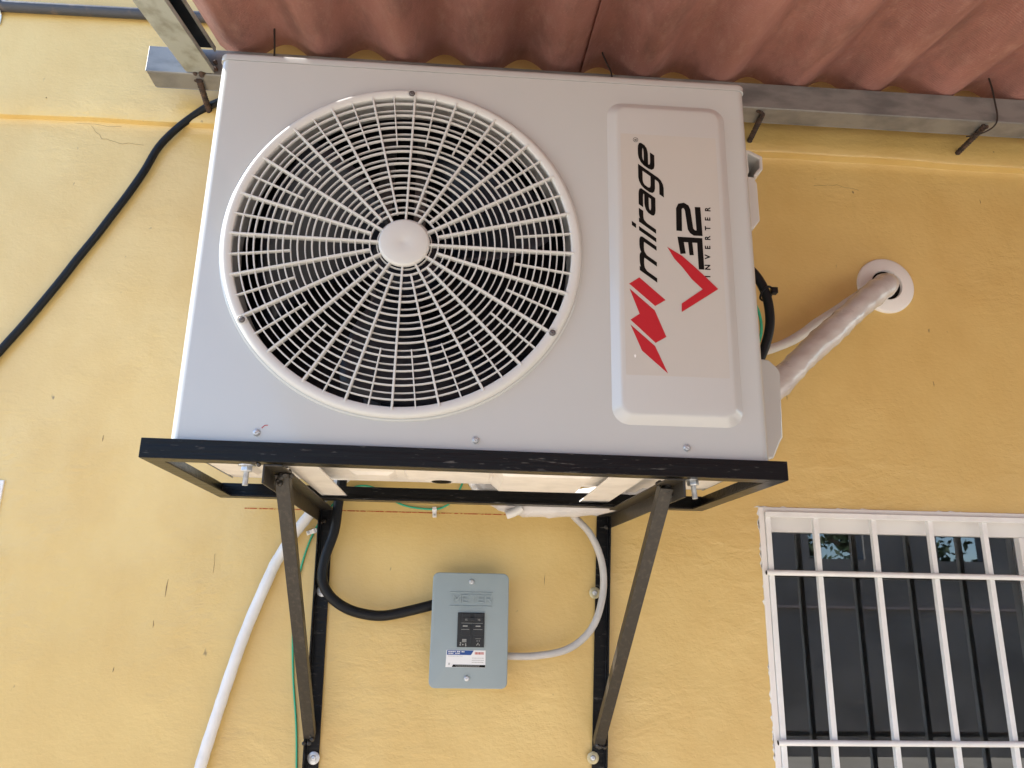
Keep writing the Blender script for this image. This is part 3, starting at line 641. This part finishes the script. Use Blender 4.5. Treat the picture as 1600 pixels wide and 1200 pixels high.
for ch, w_ in (('M', .0150), ('E', .0115), ('T', .0120), ('E', .0115), ('R', .0120)):
    G = {'M': [[(0, 0), (0, 1)], [(0, 1), (.5, .3)], [(.5, .3), (1, 1)], [(1, 1), (1, 0)]], 'E': [[(0, 0), (0, 1)], [(0, .93), (1, .93)], [(0, .5), (.9, .5)], [(0, .07), (1, .07)]],
         'T': [[(0, .93), (1, .93)], [(.5, .9), (.5, 0)]], 'R': [[(0, 0), (0, 1)], [(0, .93), (.9, .93), (.9, .5), (0, .5)], [(.45, .5), (1, 0)]]}[ch]
    b = MB()
    for k, p in enumerate(G):
        pl_ = [(x0+a*w_, .0018+h*.0150) for a, h in p]; n0 = len(b.v); ribbon(b, pl_, .0021, 0)
        b.v[n0:] = [(v_[0], YP-.0022-.00012*k if v_[1] < 0 else YP+.0002, v_[2]) for v_ in b.v[n0:]]
    b.build('embossed_lettering', 'box', bx, ang=20, bevel=0); x0 += w_+.0038
# breakers
b = MB(); b.box(.0090, .0625, YP-.0030, YP+.0004, -.0825, -.0170); bk = b.build('breaker', 'boxd', bx, bevel=.0006)
b = MB()
for x in (.0175, .0425):
    b.box(x, x+.0165, YP-.0085, YP-.0031, -.0335, -.0190); b.box(x-.001, x+.0175, YP-.0042, YP-.0031, -.060, -.042)
b.box(.0175, .0590, YP-.0100, YP-.0086, -.0335, -.0265); b.box(.0360, .0368, YP-.0040, YP-.0031, -.081, -.036)
bb_ = b.build('breaker_switch', 'boxd', bk, bevel=.0006); bb_.matrix_parent_inverse = Matrix()
b = MB()
for x in (.0195, .0450): b.box(x, x+.0095, YP-.0062, YP-.0043, -.0435, -.0415)
b.box(.0165, .0590, YP-.0046, YP-.0031, -.0372, -.0366)
b.box(.0165, .0325, YP-.0045, YP-.0042, -.0492, -.0486); b.box(.0405, .0585, YP-.0045, YP-.0042, -.0492, -.0486)
for i in range(3): b.box(.0190, .0275, YP-.0045, YP-.0042, -.0685-i*.0022, -.0672-i*.0022)
for x, z in ((.0150, -.0735), (.0145, -.0772), (.0195, -.0765), (.0250, -.0755), (.0253, -.0785)): b.box(x, x+.0024, YP-.0034, YP-.0030, z-.0022, z)
b.box(.0450, .0560, YP-.0045, YP-.0042, -.0665, -.0660)
for x, z, h in ((.0496, -.0745, .0030), (.0478, -.0700, .0012), (.0520, -.0700, .0012), (.0474, -.0775, .0014), (.0525, -.0775, .0014)): b.box(x, x+.0016, YP-.0034, YP-.0030, z-h, z+.0004)
mk = b.build('breaker_markings', 'mark', bk); mk.matrix_parent_inverse = Matrix()
for x in (.0258, .0510):
    t_ = text_obj('switch_number', '15', 'mark', bk, Matrix(((1, 0, 0, x), (0, 0, -1, YP-.0102), (0, 1, 0, -.0322), (0, 0, 0, 1))), size=.0052, extrude=.0001, align='CENTER'); t_.matrix_parent_inverse = Matrix()
# sticker
b = MB(); b.prism_y([(-.0107, -.0880), (.0660, -.0884), (.0665, -.1205), (-.0118, -.1200)], YP-.0004, YP+.0001); st = b.build('sticker', 'paper', bx)
def sk(p, n, m_, d=.0003):
    o = MB().prism_y(p, YP-.0004-d, YP-.0002).build(n, m_, st, ang=10); o.matrix_parent_inverse = Matrix(); return o
sk([(-.0095, -.0885), (.0425, -.0888), (.0375, -.0972), (-.0098, -.0970)], 'blue_band', 'blue')
sk([(.0030, -.1150), (.0660, -.1155), (.0662, -.1200), (.0005, -.1196)], 'black_band', 'ink')
def lines(items, n, m_, dd):
    b = MB()
    for x0, x1, z, h in items:
        x = x0
        while x < x1:
            w_ = random.uniform(.0009, .0026); b.box(x, min(x+w_, x1), YP-.0004-dd, YP-.0003, z-h, z); x += w_+.0007
    o = b.build(n, m_, st); o.matrix_parent_inverse = Matrix()
lines([(-.0070, .0080, -.0899, .0022), (.0100, .0165, -.0899, .0022), (.0185, .0245, -.0899, .0022), (-.0070, .0030, -.0934, .0018), (.0065, .0155, -.0934, .0018)], 'sticker_print', 'paper', .0005)
lines([(-.0072, .0215, -.0990, .0008), (.0400, .0630, -.1022, .0010), (.0395, .0630, -.1062, .0010), (.0395, .0630, -.1102, .0010), (-.0065, -.0030, -.1120, .0040)], 'sticker_print', 'mark', .0003)
lines([(.0450, .0630, -.0915, .0046)], 'sticker_print', 'redp', .0003)
lines([(.0070, .0560, -.1164, .0008), (.0085, .0540, -.1180, .0006)], 'sticker_print', 'mark', .0005)
b = MB(); b.lathe((-.0284, -.028, -.0005), (-1, 0, 0), [(.0001, 0), (.0125, 0), (.0125, .005), (.0115, .006), (.0001, .006)], 24); b.build('cable_gland', 'boxd', bx); b = MB(); b.lathe((.1015, -.030, -.0995), (1, 0, 0), [(.0001, 0), (.009, 0), (.009, .004), (.0001, .005)], 20)
b.build('cable_gland', 'boxd', bx)

# ------------------------------------------------------------ cables, hoses, wires
def cable(name, pts, r, m_, label, cat='cable', seg=16, **k):
    return top(MB().tube(pts, r, seg, 10, **k).build(name, m_, None, ang=60), label, cat)
cable('power_cable', [(-.40, -.16, 1.10), (-.50, -.12, 1.135), (-.585, -.055, 1.130), (-.6339, -.026, 1.1245), (-.690, -.016, 1.078), (-.7300, -.014, 1.0230), (-.7560, -.013, .955), (-.7840, -.012, .8940), (-.810, -.012, .842), (-.8370, -.012, .7880), (-.869, -.012, .729), (-.9010, -.012, .6670), (-.9520, -.012, .5760), (-.9930, -.012, .5090), (-1.09, -.012, .35), (-1.25, -.012, .12)], .0087, 'rubber', 'thick black cable arching down the wall at the upper left of the unit')
cable('power_cable', [(-.2300, -.10, .50), (-.2360, -.075, .34), (-.2400, -.052, .24), (-.2455, -.043, .1976), (-.2500, -.040, .1386), (-.2640, -.040, .0869), (-.2665, -.040, .0427), (-.248, -.040, .010), (-.2157, -.038, -.0124), (-.178, -.035, -.0235), (-.1386, -.032, -.0259), (-.090, -.03, -.0160), (-.0350, -.028, -.0015)], .0103, 'rubber', 'black conduit curving from behind the unit into the left side of the breaker box')
cable('grey_cable', [(.16, -.15, .26), (.20, -.11, .215), (.2397, -.070, .1800), (.2800, -.048, .1430), (.3040, -.042, .0859), (.3048, -.041, .0216), (.2830, -.040, -.0416), (.2362, -.036, -.0830), (.17, -.032, -.0985), (.1040, -.030, -.1000)], .0072, 'cgrey', 'light grey cable looping from the unit to the right side of the breaker box')
dr_ = [(-.56, -.017, -.72), (-.499, -.0170, -.45), (-.4710, -.0170, -.3095), (-.4549, -.0170, -.2339), (-.4175, -.017, -.0771), (-.3770, -.017, .0475), (-.3590, -.017, .0899), (-.3225, -.017, .1518), (-.2508, -.018, .2420), (-.13, -.02, .33), (.1, -.02, .42), (.4, -.02, .495), (.7102, -.020, .5786), (.83, -.022, .650), (.925, -.024, .7150), (.975, -.025, .742), (.996, -.010, .752), (1.0, .05, .755)]
cable('drain_hose', dr_, .0112, 'hose', 'white drain hose slanting down the wall behind the brackets to the lower left', 'hose', rf=lambda L, th: .0112+.0004*sin(L*2*pi/.0065))
cable('ground_wire', [(-.285, -.0035, -.42), (-.2924, -.0035, -.3116), (-.300, -.0035, -.235), (-.3150, -.0035, -.137), (-.3240, -.0035, -.0269), (-.3180, -.0035, .0619), (-.2966, -.0045, .1406), (-.2577, -.0035, .2040), (-.22, -.006, .235), (-.18, -.008, .235), (-.1355, -.0045, .2090), (-.112, -.0045, .1990), (-.0875, -.0045, .1945), (-.0580, -.0055, .1925), (-.0331, -.0045, .1960), (-.0080, -.006, .214), (.01, -.01, .25)], .0021, 'green', 'thin green ground wire running down the wall beside the left bracket', 'wire', seg=8)
for (x, z, a), lab in zip(((-.2966, .1410, .35), (-.0480, .1915, pi/2+.05)), ('white cable clip nailed over the green wire left of the left bracket', 'white cable clip nailed over the green wire below the middle of the frame')):
    b = MB(); c_, s_ = cos(a), sin(a)
    def tr(p): return (x+p[0]*c_-p[2]*s_, p[1], z+p[0]*s_+p[2]*c_)
    sub = MB(); sub.box(-.016, .006, -.0085, -.0003, -.0042, .0042); sub.lathe((0, -.0045, -.0048), (0, 0, 1), [(.0052, 0), (.0052, .0096)], 16)
    b.add([tr(p) for p in sub.v], sub.f); o = b.build('cable_clip', 'wal', None, bevel=.0006); top(o, lab, 'clip', 'cable clips holding the green wire')
    p = tr((-.0115, -.0085, 0)); nb = MB().lathe(p, (0, -1, 0), [(.0026, 0), (.0026, .0010), (.0001, .0014)], 12).build('nail', 'zinc', o); nb.matrix_parent_inverse = Matrix()
# black loop and green wire at the unit's right side
cable('side_cable', [(.46, -.33, .66), (.510, -.35, .645), (.5450, -.355, .612), (.5640, -.355, .575), (.5710, -.352, .535), (.5690, -.348, .500), (.5560, -.342, .458), (.535, -.335, .42), (.50, -.33, .40)], .0088, 'rubber', 'black cable looping out of the right side of the unit above the valve cover')
b = MB(); b.tube([(.5545, -.362, .5715), (.5655, -.3655, .5815), (.5765, -.358, .5800), (.5770, -.348, .5690), (.5660, -.344, .5620), (.5560, -.350, .5640), (.5545, -.362, .5715)], .0022, 8, 6); b.box(.5745, .5855, -.365, -.352, .5705, .5820)
top(b.build('cable_tie', 'rubber', None, bevel=.0008), 'black cable tie around the black cable at the right side of the unit', 'cable tie')
cable('side_wire', [(.49, -.33, .60), (.530, -.345, .575), (.5480, -.350, .545), (.5540, -.350, .510), (.5495, -.346, .480), (.53, -.34, .44), (.50, -.33, .42)], .0028, 'green', 'short green wire inside the black cable loop at the right of the unit', 'wire', seg=10)
# conduit on the wall, top left
con = MB().tube([(-2.6, -.036, 1.350), (-1.1349, -.036, 1.3685), (-.50, -.036, 1.376), (.1, -.036, 1.382)], .0132, 20, smooth=False).build('conduit_pipe', 'fan', None)
con.data.materials.clear(); con.data.materials.append(mat('dark_grey_conduit', (.06, .062, .07), rough=.5, metal=.3, col2=(.16, .12, .09), thr=(.55, .75), vscale=25, bump=.0006, bscale=60))
top(con, 'dark grey metal conduit clamped along the top of the wall at the upper left', 'pipe')
b = MB(); cx, cz = -1.147, 1.3688
arc = [(cx, -.036-.0145*cos(radians(a)), cz+.0145*sin(radians(a))) for a in range(-90, 91, 15)]
pth_ = [(cx, -.0265, 1.3235), (cx, -.0268, 1.338), (cx, -.0285, 1.349)]+arc+[(cx, -.0285, 1.389), (cx, -.0268, 1.40), (cx, -.0265, 1.412)]
for i in range(len(pth_)-1):
    a, c_ = V(pth_[i]), V(pth_[i+1]); t = (c_-a).normalized(); n = t.cross(V((1, 0, 0)))
    b.sweep(a, c_, (1, 0, 0), n, [(-.007, -.001), (.007, -.001), (.007, .001), (-.007, .001)])
cl = b.build('pipe_clamp', 'zinc', None); top(cl, 'galvanised strap clamp holding the dark conduit in the top left corner', 'clamp'); s_ = screw(cl, (cx, -.0275, 1.328), r=.0045); s_.matrix_parent_inverse = Matrix()
for c_ in s_.children: c_.matrix_parent_inverse = Matrix()

# ------------------------------------------------------------ across the yard (seen only as reflections)
fh = thing('far_house', 'dark grey house across the yard, mirrored in the window', 'house', (3, -9, GZ))
b = MB(); b.box(-9, 16, -12, -7.6, GZ+.001, .019); b.build('wall', 'far', fh)
b = MB(); b.box(-9.3, 16.3, -12.2, -7.598, .02, .60); rf_ = b.build('roof', 'far', fh)
MB().box(-9.3, 16.3, -7.62, -7.56, .02, .05).build('fascia', 'farlight', fh)
for x0, x1, zt in ((1.0, 4.3, 2.1), (5.0, 5.93, 2.2), (6.6, 8.2, 2.2)): MB().box(x0, x1, -7.9, -7.65, .601, zt).build('pier', 'far', fh)
def tree(x, y, h, r, lab):
    e = thing('tree', lab, 'tree', (x, y, GZ))
    b = MB(); b.tube([(x, y, GZ), (x+.1, y, GZ+h*.4), (x, y+.1, GZ+h*.75)], .12, 10, 6, rf=lambda L, th: .14*(1-.7*L/h))
    for k in range(7):
        a = k*.9; b.tube([(x, y, GZ+h*(.45+.04*k)), (x+r*.4*cos(a), y+r*.4*sin(a), GZ+h*(.6+.04*k)), (x+r*.8*cos(a), y+r*.8*sin(a), GZ+h*(.7+.04*k))], .04, 6, 4)
    b.build('trunk', 'bark', e)
    b = MB()
    for k in range(4200):
        cl_ = random.randrange(26); random_state = cl_*12.9898
        cx_ = x+r*.75*sin(random_state)*cos(random_state*1.7); cy_ = y+r*.75*cos(random_state*2.3); cz_ = GZ+h*.8+r*.6*sin(random_state*3.1)
        p = V((cx_+random.gauss(0, r*.2), cy_+random.gauss(0, r*.2), cz_+random.gauss(0, r*.16)))
        u_ = V((random.gauss(0, 1), random.gauss(0, 1), random.gauss(0, 1))).normalized(); v2 = u_.orthogonal().normalized(); s_ = random.uniform(.05, .1)
        b.add([p-u_*s_, p+v2*s_*.4, p+u_*s_, p-v2*s_*.4], [(0, 1, 2, 3)])
    b.build('crown', 'leaf', e)
tree(6.9, -10.5, 3.2, 1.1, 'leafy green tree behind the far house, mirrored at the right of the window')
tree(6.4, -13.0, 2.9, .6, 'small tree behind the far house, mirrored at the left of the window')
bpy.context.view_layer.update()
